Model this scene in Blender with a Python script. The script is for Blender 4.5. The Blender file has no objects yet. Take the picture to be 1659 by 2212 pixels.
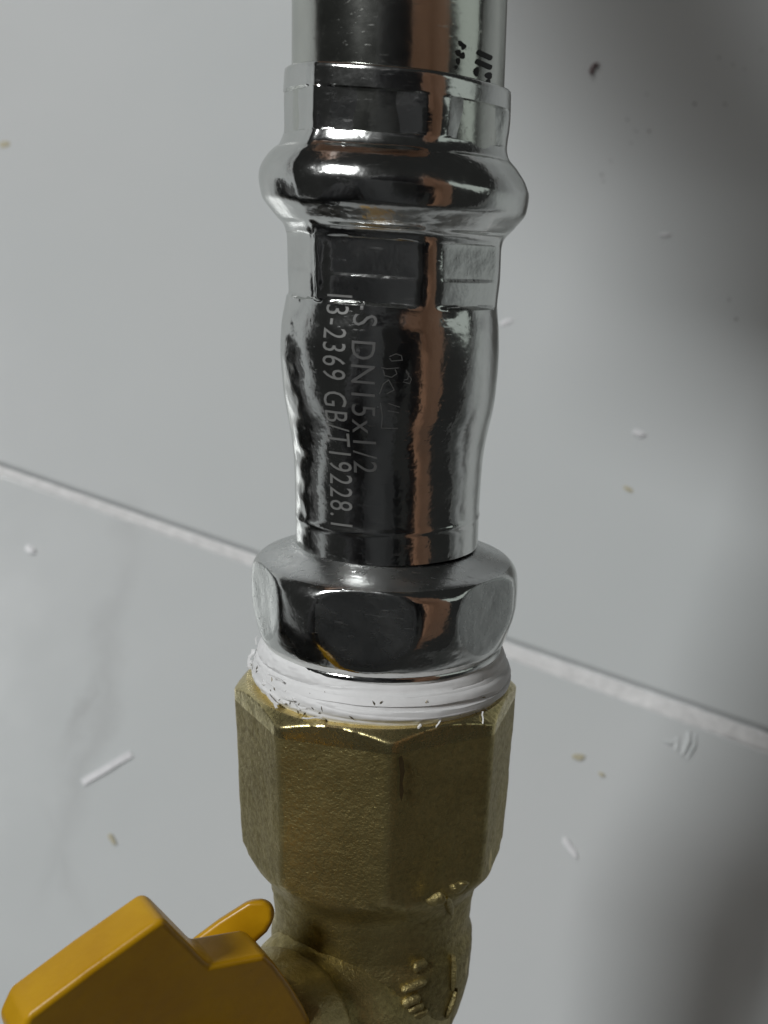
import bpy, bmesh, math, random
import numpy as np
from mathutils import Vector, Matrix, noise

random.seed(7)
scn = bpy.context.scene
C = scn.collection

# ------------------------------------------------------------------ frames
# working frame (mm): Z along the pipe, X to the right, Y away from the lens, origin on the pipe axis.
FPX, CX, CY = 2700.0, 829.5, 1106.0          # focal length and centre in photo units (1659 x 2212)
DIST, PITCH, ROLL = 112.0, math.radians(12.65), math.radians(1.6)
LEAN = math.radians(30)                      # the pipe leans 30 degrees off the floor
HEIGHT = 96.0                                # origin above the floor, mm
S = 0.001
Zw = Vector((0, math.cos(LEAN), math.sin(LEAN)))
Yw = Vector((0, math.sin(LEAN), -math.cos(LEAN)))
Xw = Vector((1, 0, 0))
def W(p):                                    # working mm -> world metres
    return (Xw*p[0] + Yw*p[1] + Zw*p[2] + Vector((0, 0, HEIGHT))) * S
V = Vector((0, math.cos(PITCH), -math.sin(PITCH)))
UP0 = Vector((0, math.sin(PITCH), math.cos(PITCH)))
R = Vector((1, 0, 0))*math.cos(ROLL) + UP0*math.sin(ROLL)
U = UP0*math.cos(ROLL) - Vector((1, 0, 0))*math.sin(ROLL)
CAM = -V*DIST - R*(8.5/FPX*DIST)
def ray(x, y): return V + R*((x-CX)/FPX) + U*((CY-y)/FPX)
def at_depth(x, y, d): return CAM + ray(x, y)*d
def axis_point(x, y):                        # on the plane through the pipe axis
    r = ray(x, y); return CAM + r*(-CAM.y/r.y)
FN = Vector((Xw.z, Yw.z, Zw.z))              # world up in working frame
def on_floor(x, y, h=0.0):                   # world mm (x,y) on the floor
    r = ray(x, y); t = (h - HEIGHT - CAM.dot(FN))/r.dot(FN)
    return W(CAM + r*t)*1000

# ------------------------------------------------------------------ camera, world, lamps, exposure
cam_d = bpy.data.cameras.new('camera'); cam = bpy.data.objects.new('camera', cam_d); C.objects.link(cam)
cam_d.sensor_fit = 'VERTICAL'; cam_d.sensor_height = 8.0; cam_d.sensor_width = 6.0
cam_d.lens = FPX/2212*8.0
def wdir(v): return Xw*v.x + Yw*v.y + Zw*v.z
rw, uw, vw = wdir(R), wdir(U), wdir(V)
m = Matrix(((rw.x, uw.x, -vw.x, 0), (rw.y, uw.y, -vw.y, 0), (rw.z, uw.z, -vw.z, 0), (0, 0, 0, 1)))
m.translation = W(CAM)
cam.matrix_world = m
cam_d.clip_start = 0.004; cam_d.clip_end = 50
cam_d.dof.use_dof = True; cam_d.dof.focus_distance = 0.106; cam_d.dof.aperture_fstop = 10.5
scn.camera = cam

world = bpy.data.worlds.new('World'); scn.world = world; world.use_nodes = True
bg = world.node_tree.nodes['Background']
bg.inputs[0].default_value = (0.93, 0.96, 0.93, 1); bg.inputs[1].default_value = 0.020

def area(name, pos_w, target_w, sx, sy, power, col):
    d = bpy.data.lights.new(name, 'AREA'); d.shape = 'RECTANGLE'; d.size = sx; d.size_y = sy
    d.energy = power; d.color = col
    o = bpy.data.objects.new(name, d); C.objects.link(o)
    o.location = pos_w
    o.rotation_euler = (Vector(target_w)-Vector(pos_w)).to_track_quat('-Z', 'Y').to_euler()
    return o
area('ceiling_lamp', (-0.90, 0.28, 1.42), (0, 0, 0), 0.34, 0.34, 16.4, (0.985, 1.0, 1.0))
area('far_fill', (-0.45, 1.75, 1.05), (0, 0, 0.1), 0.26, 0.26, 6.6, (1.0, 0.99, 0.97))  # second source, added to put highlights on the upward faces
area('side_fill', (1.5, 0.15, 0.75), (0, 0, 0.05), 0.5, 1.2, 0.75, (0.90, 1.0, 0.93))  # unseen panel added for the pale band on the steel's right

scn.view_settings.view_transform = 'Standard'; scn.view_settings.look = 'None'
scn.view_settings.exposure = 0; scn.view_settings.gamma = 1
scn.cycles.use_denoising = True
scn.cycles.max_bounces = 10; scn.cycles.glossy_bounces = 8

# ------------------------------------------------------------------ materials
def mat(name): 
    m = bpy.data.materials.new(name); m.use_nodes = True
    return m, m.node_tree, m.node_tree.nodes['Principled BSDF']
def N(nt, t, **kw):
    n = nt.nodes.new(t)
    for k, v in kw.items(): setattr(n, k, v)
    return n
def L(nt, a, b): nt.links.new(a, b)
def noise_node(nt, scale, detail=3, rough=0.5, vec=None):
    n = N(nt, 'ShaderNodeTexNoise'); n.inputs['Scale'].default_value = scale
    n.inputs['Detail'].default_value = detail; n.inputs['Roughness'].default_value = rough
    if vec: L(nt, vec, n.inputs['Vector'])
    return n
def ramp(nt, fac, stops):
    r = N(nt, 'ShaderNodeValToRGB'); e = r.color_ramp.elements
    while len(e) < len(stops): e.new(0.5)
    for q, (p, c) in zip(e, stops): q.position = p; q.color = c if len(c) == 4 else (*c, 1)
    L(nt, fac, r.inputs[0]); return r
def math_node(nt, op, a, b=None, clamp=False):
    n = N(nt, 'ShaderNodeMath', operation=op); n.use_clamp = clamp
    for i, v in enumerate((a, b)):
        if v is None: continue
        if isinstance(v, (int, float)): n.inputs[i].default_value = v
        else: L(nt, v, n.inputs[i])
    return n.outputs[0]
def bump(nt, height, dist, strength=1.0, normal=None):
    b = N(nt, 'ShaderNodeBump'); b.inputs['Strength'].default_value = strength
    b.inputs['Distance'].default_value = dist; L(nt, height, b.inputs['Height'])
    if normal: L(nt, normal, b.inputs['Normal'])
    return b.outputs[0]
def coords(nt): return N(nt, 'ShaderNodeTexCoord').outputs['Object']

def steel(name, base, rlo, rhi, b1=0.00002, b2=0.000004, scratch=True):
    m, nt, p = mat(name); co = coords(nt)
    p.inputs['Metallic'].default_value = 1.0; p.inputs['Specular Tint'].default_value = (0.80, 0.81, 0.80, 1)
    n1 = noise_node(nt, 220, 4, 0.6, co); n2 = noise_node(nt, 2600, 3, 0.6, co)
    rr = ramp(nt, n1.outputs[0], [(0.35, (rlo,)*3), (0.75, (rhi,)*3)])
    L(nt, rr.outputs[0], p.inputs['Roughness'])
    cr = ramp(nt, n1.outputs[0], [(0.3, tuple(c*0.88 for c in base)), (0.7, base)])
    L(nt, cr.outputs[0], p.inputs['Base Color'])
    mp = N(nt, 'ShaderNodeMapping'); mp.inputs['Scale'].default_value = (420, 3200, 3200); mp.inputs['Rotation'].default_value = (0.3, 0.2, 0.5)
    L(nt, co, mp.inputs['Vector']); n3 = noise_node(nt, 1.0, 2, 0.6, mp.outputs[0])
    sc = ramp(nt, n3.outputs[0], [(0.62, (0, 0, 0)), (0.72, (1, 1, 1))])
    n4 = noise_node(nt, 75, 3, 0.55, co)
    nb = bump(nt, n4.outputs[0], b1*2.2, 0.6); nb = bump(nt, n1.outputs[0], b1, 0.6, nb); nb = bump(nt, n2.outputs[0], b2, 0.6, nb); nb = bump(nt, sc.outputs[0], b2*1.3, 0.5, nb)
    L(nt, nb, p.inputs['Normal'])
    ad = N(nt, 'ShaderNodeMixRGB', blend_type='ADD'); ad.inputs[0].default_value = 0.10
    L(nt, rr.outputs[0], ad.inputs[1]); L(nt, sc.outputs[0], ad.inputs[2]); L(nt, ad.outputs[0], p.inputs['Roughness'])
    return m
M_CHROME = steel('polished_steel', (0.72, 0.725, 0.71), 0.08, 0.22, 0.00016, 0.000005)
M_PIPE = steel('steel_pipe', (0.64, 0.65, 0.61), 0.12, 0.22, 0.00005, 0.000004)
M_SATIN = steel('turned_steel', (0.76, 0.77, 0.77), 0.22, 0.36, 0.00004, 0.00002)
M_FLAT = steel('forged_flat', (0.50, 0.51, 0.50), 0.18, 0.34, 0.00020, 0.000008)

def brass(name, c0, c1, r0, r1, grain, worn=1.3, metal=0.87):
    m, nt, p = mat(name); co = coords(nt)
    p.inputs['Metallic'].default_value = metal
    n1 = noise_node(nt, 130, 5, 0.6, co); n2 = noise_node(nt, 1900, 3, 0.7, co); n3 = noise_node(nt, 3600, 2, 0.6, co)
    cr = ramp(nt, n1.outputs[0], [(0.3, c0), (0.7, c1)])
    sp = ramp(nt, n2.outputs[0], [(0.3, (0.55,)*3), (0.62, (1.0,)*3)])
    mx = N(nt, 'ShaderNodeMixRGB', blend_type='MULTIPLY'); mx.inputs[0].default_value = 0.8
    L(nt, cr.outputs[0], mx.inputs[1]); L(nt, sp.outputs[0], mx.inputs[2]); 
    gp = N(nt, 'ShaderNodeNewGeometry'); pr = ramp(nt, gp.outputs['Pointiness'], [(0.515, (0, 0, 0)), (0.56, (1, 1, 1))])
    wear = math_node(nt, 'MULTIPLY', pr.outputs[0], math_node(nt, 'MULTIPLY', n1.outputs[0], worn), True)
    m2 = N(nt, 'ShaderNodeMixRGB'); L(nt, wear, m2.inputs[0]); L(nt, mx.outputs[0], m2.inputs[1]); m2.inputs[2].default_value = (0.80, 0.68, 0.36, 1)
    # dark oily stain running down one corner, and blotches
    n5 = noise_node(nt, 55, 4, 0.65, co); st = ramp(nt, n5.outputs[0], [(0.60, (0, 0, 0)), (0.78, (0.55, 0.55, 0.55))])
    m3 = N(nt, 'ShaderNodeMixRGB'); L(nt, st.outputs[0], m3.inputs[0]); L(nt, m2.outputs[0], m3.inputs[1]); m3.inputs[2].default_value = (0.16, 0.115, 0.045, 1)
    L(nt, m3.outputs[0], p.inputs['Base Color'])
    rr = ramp(nt, n2.outputs[0], [(0.3, (r1,)*3), (0.7, (r0,)*3)]); L(nt, rr.outputs[0], p.inputs['Roughness'])
    nb = bump(nt, n2.outputs[0], grain, 0.8); nb = bump(nt, n3.outputs[0], grain*0.6, 0.6, nb)
    L(nt, nb, p.inputs['Normal'])
    return m
M_BRASS = brass('cast_brass', (0.36, 0.295, 0.12), (0.52, 0.435, 0.19), 0.36, 0.55, 0.00013)
M_BRASS_MARK = brass('cast_brass_mark', (0.40, 0.33, 0.14), (0.55, 0.46, 0.21), 0.42, 0.6, 0.0002, 0.0)
M_BRASS_CUT = brass('machined_brass', (0.66, 0.56, 0.25), (0.82, 0.71, 0.36), 0.20, 0.36, 0.00005, 1.3, 0.95)

def plain(name, col, rough, b=0.0, bs=600, metal=0.0, var=0.12, coat=0.0):
    m, nt, p = mat(name); co = coords(nt)
    n1 = noise_node(nt, bs, 4, 0.6, co)
    cr = ramp(nt, n1.outputs[0], [(0.3, tuple(c*(1-var) for c in col)), (0.7, col)])
    L(nt, cr.outputs[0], p.inputs['Base Color'])
    p.inputs['Roughness'].default_value = rough; p.inputs['Metallic'].default_value = metal
    p.inputs['Coat Weight'].default_value = coat
    if b: L(nt, bump(nt, n1.outputs[0], b, 0.7), p.inputs['Normal'])
    return m
M_SHOE = plain('black_shoe', (0.010, 0.010, 0.010), 0.6, 0.0004, 200)
def paint():
    m, nt, p = mat('yellow_paint'); co = coords(nt)
    n1 = noise_node(nt, 60, 5, 0.65, co); n2 = noise_node(nt, 900, 3, 0.6, co); n3 = noise_node(nt, 260, 4, 0.7, co)
    cr = ramp(nt, n1.outputs[0], [(0.28, (0.50, 0.25, 0.004)), (0.55, (0.64, 0.35, 0.005)), (0.8, (0.70, 0.39, 0.010))])
    gr = ramp(nt, n3.outputs[0], [(0.66, (0, 0, 0)), (0.76, (0.6, 0.6, 0.6))])
    mx = N(nt, 'ShaderNodeMixRGB'); L(nt, gr.outputs[0], mx.inputs[0]); L(nt, cr.outputs[0], mx.inputs[1]); mx.inputs[2].default_value = (0.20, 0.11, 0.02, 1)
    L(nt, mx.outputs[0], p.inputs['Base Color'])
    rr = ramp(nt, n1.outputs[0], [(0.3, (0.26,)*3), (0.7, (0.46,)*3)]); L(nt, rr.outputs[0], p.inputs['Roughness'])
    nb = bump(nt, n3.outputs[0], 0.00008, 0.6); nb = bump(nt, n2.outputs[0], 0.00002, 0.6, nb); L(nt, nb, p.inputs['Normal'])
    return m
M_YELLOW = paint()
M_TAPE = plain('white_tape', (0.90, 0.90, 0.90), 0.5, 0.00012, 420, 0, 0.06)
M_INK = plain('black_ink', (0.008, 0.008, 0.008), 0.5)
M_ETCH = plain('laser_etch', (0.30, 0.30, 0.29), 0.55, 0, 900, 0.5)
M_ETCH_FAINT = plain('faint_etch', (0.13, 0.13, 0.127), 0.45, 0, 900, 0.2)
M_SPECK = plain('dark_speck', (0.05, 0.045, 0.045), 0.6)
M_RED = plain('dark_red_crumb', (0.09, 0.012, 0.018), 0.35)
M_CRUMB = plain('pale_yellow_crumb', (0.55, 0.51, 0.37), 0.6, 0.0001)
M_WHITEBIT = plain('white_scrap', (0.88, 0.88, 0.9), 0.4)
M_SKIN = plain('skin', (0.50, 0.27, 0.165), 0.5, 0.0002, 300)
M_GROUT = plain('grout', (0.90, 0.90, 0.90), 0.85, 0.0003, 500, 0, 0.2)
M_BORE = plain('black_plastic', (0.012, 0.012, 0.013), 0.35)

# ------------------------------------------------------------------ helpers
def empty(name, p, label=None, cat=None, group=None):
    o = bpy.data.objects.new(name, None); C.objects.link(o); o.location = W(p); o.empty_display_size = 0.01
    tag(o, label, cat, group); return o
def tag(o, label=None, cat=None, group=None, kind=None):
    if label: o['label'] = label
    if cat: o['category'] = cat
    if group: o['group'] = group
    if kind: o['kind'] = kind
    return o
def mesh_obj(name, verts, faces, mats, parent=None, mi=None, sharp=35, world=False, org=None):
    """verts in working mm (or world mm when world=True)."""
    vs = [Vector(v)*S if world else W(v) for v in verts]
    o0 = (parent.matrix_world.translation if parent else (Vector(org) if org is not None else sum(vs, Vector())/len(vs)))
    if parent: o0 = Vector(parent['_org']) if '_org' in parent else parent.location.copy()
    me = bpy.data.meshes.new(name); me.from_pydata([v-o0 for v in vs], [], faces)
    if not isinstance(mats, (list, tuple)): mats = [mats]
    for mm in mats: me.materials.append(mm)
    if mi is not None: me.polygons.foreach_set('material_index', mi)
    me.update()
    bm = bmesh.new(); bm.from_mesh(me); bmesh.ops.recalc_face_normals(bm, faces=bm.faces); bm.to_mesh(me); bm.free()
    me.polygons.foreach_set('use_smooth', [True]*len(me.polygons))
    if sharp: me.set_sharp_from_angle(angle=math.radians(sharp))
    o = bpy.data.objects.new(name, me); C.objects.link(o)
    if parent: o.parent = parent           # every part shares its thing's origin
    else: o.location = o0
    if parent and parent.type == 'MESH': pass
    return o
def sub(child, parent):                    # re-parent a part under a part (both share the thing's origin)
    child.parent = parent; child.location = (0, 0, 0)

def pchip(x, y, xi):
    x = np.asarray(x, float); y = np.asarray(y, float); h = np.diff(x); d = np.diff(y)/h
    m_ = np.zeros(len(x)); m_[0], m_[-1] = d[0], d[-1]
    for i in range(1, len(x)-1):
        if d[i-1]*d[i] > 0:
            w1, w2 = 2*h[i]+h[i-1], h[i]+2*h[i-1]; m_[i] = (w1+w2)/(w1/d[i-1]+w2/d[i])
    k = np.clip(np.searchsorted(x, xi)-1, 0, len(x)-2); t = (xi-x[k])/h[k]
    return ((2*t**3-3*t**2+1)*y[k] + (t**3-2*t**2+t)*h[k]*m_[k] + (-2*t**3+3*t**2)*y[k+1] + (t**3-t**2)*h[k]*m_[k+1])

def sil(xl, yl, xr, yr):
    """photo silhouette pair -> z, radius, centre x, tilt (working mm)"""
    a, b = axis_point(xl, yl), axis_point(xr, yr)
    c = (a+b)/2; half = (b.x-a.x)/2
    d = math.hypot(c.y-CAM.y, 0) ; r = d*math.sin(math.atan(half/d))
    return c.z, r, c.x, (b.z-a.z)/(b.x-a.x)
def loft(rings, close_top=False, close_bot=False):
    n = len(rings[0]); vs = [p for r in rings for p in r]; fs = []
    for i in range(len(rings)-1):
        for j in range(n):
            k = (j+1) % n
            fs.append((i*n+j, i*n+k, (i+1)*n+k, (i+1)*n+j))
    if close_top: fs.append(tuple(range(n)))
    if close_bot: fs.append(tuple(range((len(rings)-1)*n, len(rings)*n)))
    return vs, fs
def ring(z, rf, cx, tilt, n):
    out = []
    for j in range(n):
        th = 2*math.pi*j/n; r = rf(th) if callable(rf) else rf
        x = r*math.sin(th); out.append(Vector((cx+x, -r*math.cos(th), z+tilt*x)))
    return out
def wrapdeg(a): return (a+180) % 360-180
def nz(x, y, z, s): return noise.noise(Vector((x*s, y*s, z*s)))
def smin(a, b, k):
    h = max(0, min(1, 0.5+0.5*(b-a)/k)); return b*(1-h)+a*h-k*h*(1-h)

def sstep(a, b, x): t = max(0, min(1, (x-a)/(b-a))); return t*t*(3-2*t)
# ------------------------------------------------------------------ floor
J0, J1 = on_floor(0, 1012), on_floor(1659, 1596)
jd = (J1-J0).normalized(); jn = Vector((-jd.y, jd.x, 0))     # along the joint / towards the far tile
def fl(s, t, z=0): return J0 + jd*s + jn*t + Vector((0, 0, z))
JL = (J1-J0).length
def tile_material():
    m, nt, p = mat('glazed_white_tile'); co = coords(nt)
    sep = N(nt, 'ShaderNodeSeparateXYZ'); L(nt, co, sep.inputs[0])
    warp = noise_node(nt, 22, 5, 0.6, co); brk = noise_node(nt, 34, 4, 0.6, co)
    w = math_node(nt, 'MULTIPLY', math_node(nt, 'SUBTRACT', warp.outputs[0], 0.5), 0.030)
    acc = None
    veins = [((330, 1180), (60, 1950), 0.0034, 0.30), ((230, 1420), (120, 1640), 0.0018, 0.42), ((60, 1740), (190, 2010), 0.0022, 0.16), ((310, 1050), (330, 1200), 0.004, 0.16)]
    for (a, b, wd, st) in veins:
        A, B = on_floor(*a)*S, on_floor(*b)*S
        d = B-A; ln = d.length; d.normalize(); nn = Vector((-d.y, d.x, 0))
        dist = math_node(nt, 'ADD', math_node(nt, 'MULTIPLY', sep.outputs[0], nn.x), math_node(nt, 'MULTIPLY', sep.outputs[1], nn.y))
        dist = math_node(nt, 'ADD', math_node(nt, 'SUBTRACT', dist, nn.dot(A)), w)
        along = math_node(nt, 'ADD', math_node(nt, 'MULTIPLY', sep.outputs[0], d.x), math_node(nt, 'MULTIPLY', sep.outputs[1], d.y))
        along = math_node(nt, 'DIVIDE', math_node(nt, 'SUBTRACT', along, d.dot(A)), ln)
        mid = math_node(nt, 'SUBTRACT', 1.0, math_node(nt, 'MULTIPLY', math_node(nt, 'ABSOLUTE', math_node(nt, 'SUBTRACT', along, 0.5)), 1.7), True)
        band = math_node(nt, 'SUBTRACT', 1.0, math_node(nt, 'DIVIDE', math_node(nt, 'ABSOLUTE', dist), wd), True)
        v = math_node(nt, 'MULTIPLY', math_node(nt, 'MULTIPLY', band, mid), st)
        acc = v if acc is None else math_node(nt, 'MAXIMUM', acc, v)
    acc = math_node(nt, 'MULTIPLY', acc, math_node(nt, 'MULTIPLY', brk.outputs[0], 1.8), True)
    cloud = noise_node(nt, 9, 4, 0.55, co)
    base = ramp(nt, cloud.outputs[0], [(0.3, (0.630, 0.660, 0.662)), (0.7, (0.672, 0.690, 0.695))])
    mx = N(nt, 'ShaderNodeMixRGB'); L(nt, acc, mx.inputs[0]); L(nt, base.outputs[0], mx.inputs[1])
    mx.inputs[2].default_value = (0.33, 0.325, 0.325, 1); L(nt, mx.outputs[0], p.inputs['Base Color'])
    sm = noise_node(nt, 60, 4, 0.6, co)
    rr = ramp(nt, sm.outputs[0], [(0.3, (0.15,)*3), (0.75, (0.26,)*3)]); L(nt, rr.outputs[0], p.inputs['Roughness'])
    p.inputs['Specular IOR Level'].default_value = 0.42
    L(nt, bump(nt, sm.outputs[0], 0.0002, 0.15), p.inputs['Normal'])
    return m
M_TILE = tile_material()
floor_e = mesh_obj('floor', [(-2500, -2500, -9), (2500, -2500, -9), (2500, 2500, -9), (-2500, 2500, -9)], [(0, 1, 2, 3)], M_GROUT, world=True, org=(0, 0, 0), sharp=0)
tag(floor_e, kind='structure')
def slab(name, outline, top, thick, bev, material, parent):
    o_in = []
    n = len(outline); c = sum(outline, Vector())/n
    def off(p, q, r_, d):
        e1 = (q-p).normalized(); e2 = (r_-q).normalized()
        n1 = Vector((-e1.y, e1.x, 0)); n2 = Vector((-e2.y, e2.x, 0))
        b = (n1+n2); b = b/max(b.length, 1e-9); return q + b*d/max(b.dot(n1), 0.3)
    rings = []
    for ins, z in ((0, top-thick), (0, top-bev), (bev*0.3, top-bev*0.3), (bev, top)):
        rings.append([Vector((*off(outline[i-1], outline[i], outline[(i+1) % n], ins).to_2d(), z)) for i in range(n)])
    vs, fs = loft(rings); fs.append(tuple(range(3*n, 4*n)))
    o = mesh_obj(name, vs, fs, material, None, world=True, org=(0, 0, 0), sharp=20)
    o.parent = parent; return o
T = 800
def edge(s0, s1, base, amp, k, wid):       # slightly uneven tile edge
    out = []
    for i in range(31):
        s = s0+(s1-s0)*i/30; out.append((s, base(s)+amp*nz(s, k, 0, 0.06)))
    return out
far_edge = lambda s: 0.95 + 0.65*max(0, min(1, s/JL))
near_edge = lambda s: -0.95 - 1.15*max(0, min(1.3, s/JL))
pts = edge(-330, 460, far_edge, 0.10, 3, 0)
slab('tile', [fl(s, t) for s, t in pts] + [fl(460, T), fl(-330, T)], 0, 8, 0.45, M_TILE, floor_e)
pts = edge(460, -330, near_edge, 0.22, 9, 0)
slab('tile', [fl(s, t) for s, t in pts] + [fl(-330, -T), fl(460, -T)], -0.15, 8, 0.45, M_TILE, floor_e)
for a0, a1 in ((-1124, -333), (463, 1254)):
    for t0, t1 in ((1.0, T), (-T, -1.2)):
        slab('tile', [fl(a0, t0), fl(a1, t0), fl(a1, t1), fl(a0, t1)], -0.08, 8, 0.45, M_TILE, floor_e)
# grout in the joint, uneven
gv, gf = [], []
NS, NT = 240, 15
for i in range(NS):
    s = -60+(JL+120)*i/(NS-1)
    for j in range(NT):
        t = near_edge(s)-0.2 + (far_edge(s)-near_edge(s)+0.4)*j/(NT-1)
        q = j/(NT-1); z = -0.18 - 0.35*max(0, 1-q/0.16)**1.5 - 2.6*sstep(0.74, 0.86, q) + 0.09*nz(s, t, 2, 0.35) + 0.06*nz(s, t, 5, 1.3)
        gv.append(fl(s, t, z))
for i in range(NS-1):
    for j in range(NT-1): gf.append((i*NT+j, i*NT+j+1, (i+1)*NT+j+1, (i+1)*NT+j))
o = mesh_obj('grout_joint', gv, gf, M_GROUT, None, world=True, org=(0, 0, 0), sharp=0); o.parent = floor_e
# smear of dried grout beside the joint

# ------------------------------------------------------------------ steel pipe
zc, rc, cc, tc = sil(621, 0, 1105, 5)
zb, rb, cb, _ = sil(630, 142, 1089, 196)
PR = rb*1.0
def pipe_cx(z): return cb + (cc-cb)*(z-zb)/(zc-zb)
pipe = empty('steel_pipe', (pipe_cx(zb), 0, zb), 'shiny stainless steel pipe with black printing, pushed into the press fitting', 'pipe')
rings = []
for i in range(60):
    z = zb-10 + (i/59)*260; rings.append(ring(z, PR, pipe_cx(min(z, 60)), 0, 128))
vs, fs = loft(rings); mesh_obj('tube', vs, fs, M_PIPE, pipe)

def on_cyl(x, y, rfun, zc_=None):          # photo point -> front of the round surface
    r_ = ray(x, y); p = axis_point(x, y); t = -CAM.y/r_.y
    for _ in range(30):
        q = CAM + r_*t; rad, cx = rfun(q.z)
        xx = max(-rad*0.999, min(rad*0.999, q.x-cx)); yy = -math.sqrt(rad*rad-xx*xx)
        t = (yy-CAM.y)/r_.y
    return CAM + r_*t
def decal(name, polys, rfun, lift, material, parent, cut=6):
    """flat printed marks: photo polygons laid on a round surface"""
    vs, fs = [], []
    for poly in polys:
        bm = bmesh.new()
        f = bm.faces.new([bm.verts.new((x, y, 0)) for x, y in poly])
        bmesh.ops.triangulate(bm, faces=bm.faces)
        bmesh.ops.subdivide_edges(bm, edges=bm.edges, cuts=3, use_grid_fill=True)
        bm.verts.ensure_lookup_table(); base = len(vs)
        for v in bm.verts:
            q = on_cyl(v.co.x, v.co.y, rfun); rad, cx = rfun(q.z)
            d = Vector((q.x-cx, q.y, 0)).normalized(); vs.append(q + d*lift)
        for f in bm.faces: fs.append(tuple(base+v.index for v in f.verts))
        bm.free()
    return mesh_obj(name, vs, fs, material, parent, sharp=0)
def blob(x, y, rx, ry, a, n=12, k=0.12):
    a = math.radians(a)
    return [(x+(rx*math.cos(t)*math.cos(a)-ry*math.sin(t)*math.sin(a))*(1+k*math.sin(3*t+x)), y+(rx*math.cos(t)*math.sin(a)+ry*math.sin(t)*math.cos(a))*(1+k*math.sin(3*t+x))) for t in [2*math.pi*i/n for i in range(n)]]
def bar(x0, y0, x1, y1, w):
    d = Vector((x1-x0, y1-y0)); L_ = d.length; d.normalize(); n_ = Vector((-d.y, d.x))*w/2
    pts = []
    for (bx, by, s) in ((x0, y0, -1), (x1, y1, 1)):
        for k in range(5):
            ang = -math.pi/2 + math.pi*k/4
            o_ = n_*math.sin(ang)*s*-1 + d*math.cos(ang)*s*w*0.28
            pts.append((bx+o_.x, by+o_.y))
    return pts
def pc(x, y): return (918+x*0.1302, 54+y*0.1302)      # close-up of the print -> photo units
def pbar(x0, y0, x1, y1, w): return bar(*pc(x0, y0), *pc(x1, y1), w*0.1302)
ink = [pbar(880, 450, 1090, 550, 90), pbar(855, 605, 1085, 705, 90), blob(*pc(850, 775), 6.0, 10.5, 5), blob(*pc(1055, 840), 8, 7.5, 30), blob(*pc(1050, 930), 5, 4.5, 0),
       blob(*pc(600, 315), 8.5, 5, 40), blob(*pc(640, 360), 5.5, 7, 10), blob(*pc(550, 460), 6, 7.5, -10), blob(*pc(620, 510), 6, 7.5, 10), blob(*pc(550, 600), 4.6, 8, -5), blob(*pc(515, 700), 3.4, 4, 20)]
for q in ink: decal('printed_mark', [q], lambda z: (PR, pipe_cx(z)), 0.03, M_INK, pipe)

# ------------------------------------------------------------------ press fitting
fit_rows = [sil(*r_) for r_ in [
    (609, 143, 1104, 202), (608, 215, 1104, 262), (607, 285, 1096, 316), (598, 308, 1099, 342), (572, 330, 1117, 372),
    (556, 362, 1137, 402), (553, 382, 1143, 426), (560, 422, 1138, 460), (585, 458, 1112, 494), (609, 488, 1087, 524),
    (614, 510, 1083, 545), (616, 577, 1081, 605), (619, 632, 1076, 660), (608, 690, 1077, 712), (605, 735, 1077, 768), (611, 828, 1071, 848),
    (616, 866, 1065, 885), (623, 903, 1056, 920), (630, 943, 1048, 957), (635, 988, 1042, 1000), (637, 1048, 1038, 1053), (638, 1106, 1034, 1108), (640, 1172, 1033, 1172)]]
fit_rows.sort()
fz, fr, fc, ft = map(np.array, zip(*fit_rows))
fc = np.convolve(np.pad(fc, 1, 'edge'), [0.25, 0.5, 0.25], 'valid')
ft = np.convolve(np.pad(ft, 2, 'edge'), [0.1, 0.2, 0.4, 0.2, 0.1], 'valid')
_memo = {}
def fitp(z):
    k = round(z, 5)
    if k not in _memo: _memo[k] = _fitp(z)
    return _memo[k]
def _fitp(z):
    a = np.array([min(max(z, fz[0]), fz[-1])]); return float(pchip(fz, fr, a)[0]), float(pchip(fz, fc, a)[0]), float(pchip(fz, ft, a)[0])
def zat(xl, yl, xr, yr): return sil(xl, yl, xr, yr)[0]
z_rim, z_band = zat(609, 143, 1104, 202), zat(610, 203, 1104, 240)
z_bt, z_bb = zat(607, 290, 1096, 322), zat(614, 500, 1083, 535)
z_l1, z_l2, z_bot = zat(616, 577, 1081, 605), zat(619, 634, 1076, 661), zat(640, 1172, 1033, 1172)
def sstep(a, b, x): t = max(0, min(1, (x-a)/(b-a))); return t*t*(3-2*t)
def press_weight(z):
    if z > z_band: return 0.35
    if z > z_bt: return 1.0
    if z > z_bb: return 0.30 if z_bb+1 < z < z_bt-1 else 0.6
    return sstep(z_l2-0.12, z_l2+0.05, z)*(1.0 if z > z_l1 else 0.86)
def fit_r(th, z):
    r, cx, tl = fitp(z); w = press_weight(z); deg = math.degrees(th)
    if w > 0:
        d = wrapdeg((deg+11)*1.0); d = (d+30) % 60-30
        flat = r*0.905/math.cos(math.radians(d)); p = smin(r*1.0, flat, 0.25)
        r = r*(1-w)+p*w
        g = wrapdeg(deg+41); r += 0.30*w*math.exp(-(g/2.2)**2)*(1+0.5*nz(z, 0, 3, 0.9))
    r += 0.02*nz(math.sin(th)*9, math.cos(th)*9, z, 0.35)
    if z < z_l2:                                             # wrinkled, dented flank on the tube's left
        g = wrapdeg(deg+66); r += 0.16*math.exp(-(g/13)**2)*nz(2*math.sin(th)*9, 5, z*1.4, 0.55)
        g = wrapdeg(deg+52); r -= 0.22*math.exp(-(g/16)**2)*math.exp(-((z-zat(619, 660, 1076, 690))/2.2)**2)
        zr = zat(638, 1106, 1034, 1108); r += 0.07*math.exp(-((z-zr)/0.22)**2)
    return r
adapter = empty('press_adapter', (0, 0, z_bot), 'polished stainless press fitting with a ringed bead, etched lettering and a round-flatted nut', 'pipe fitting')
NT_ = 240
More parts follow.
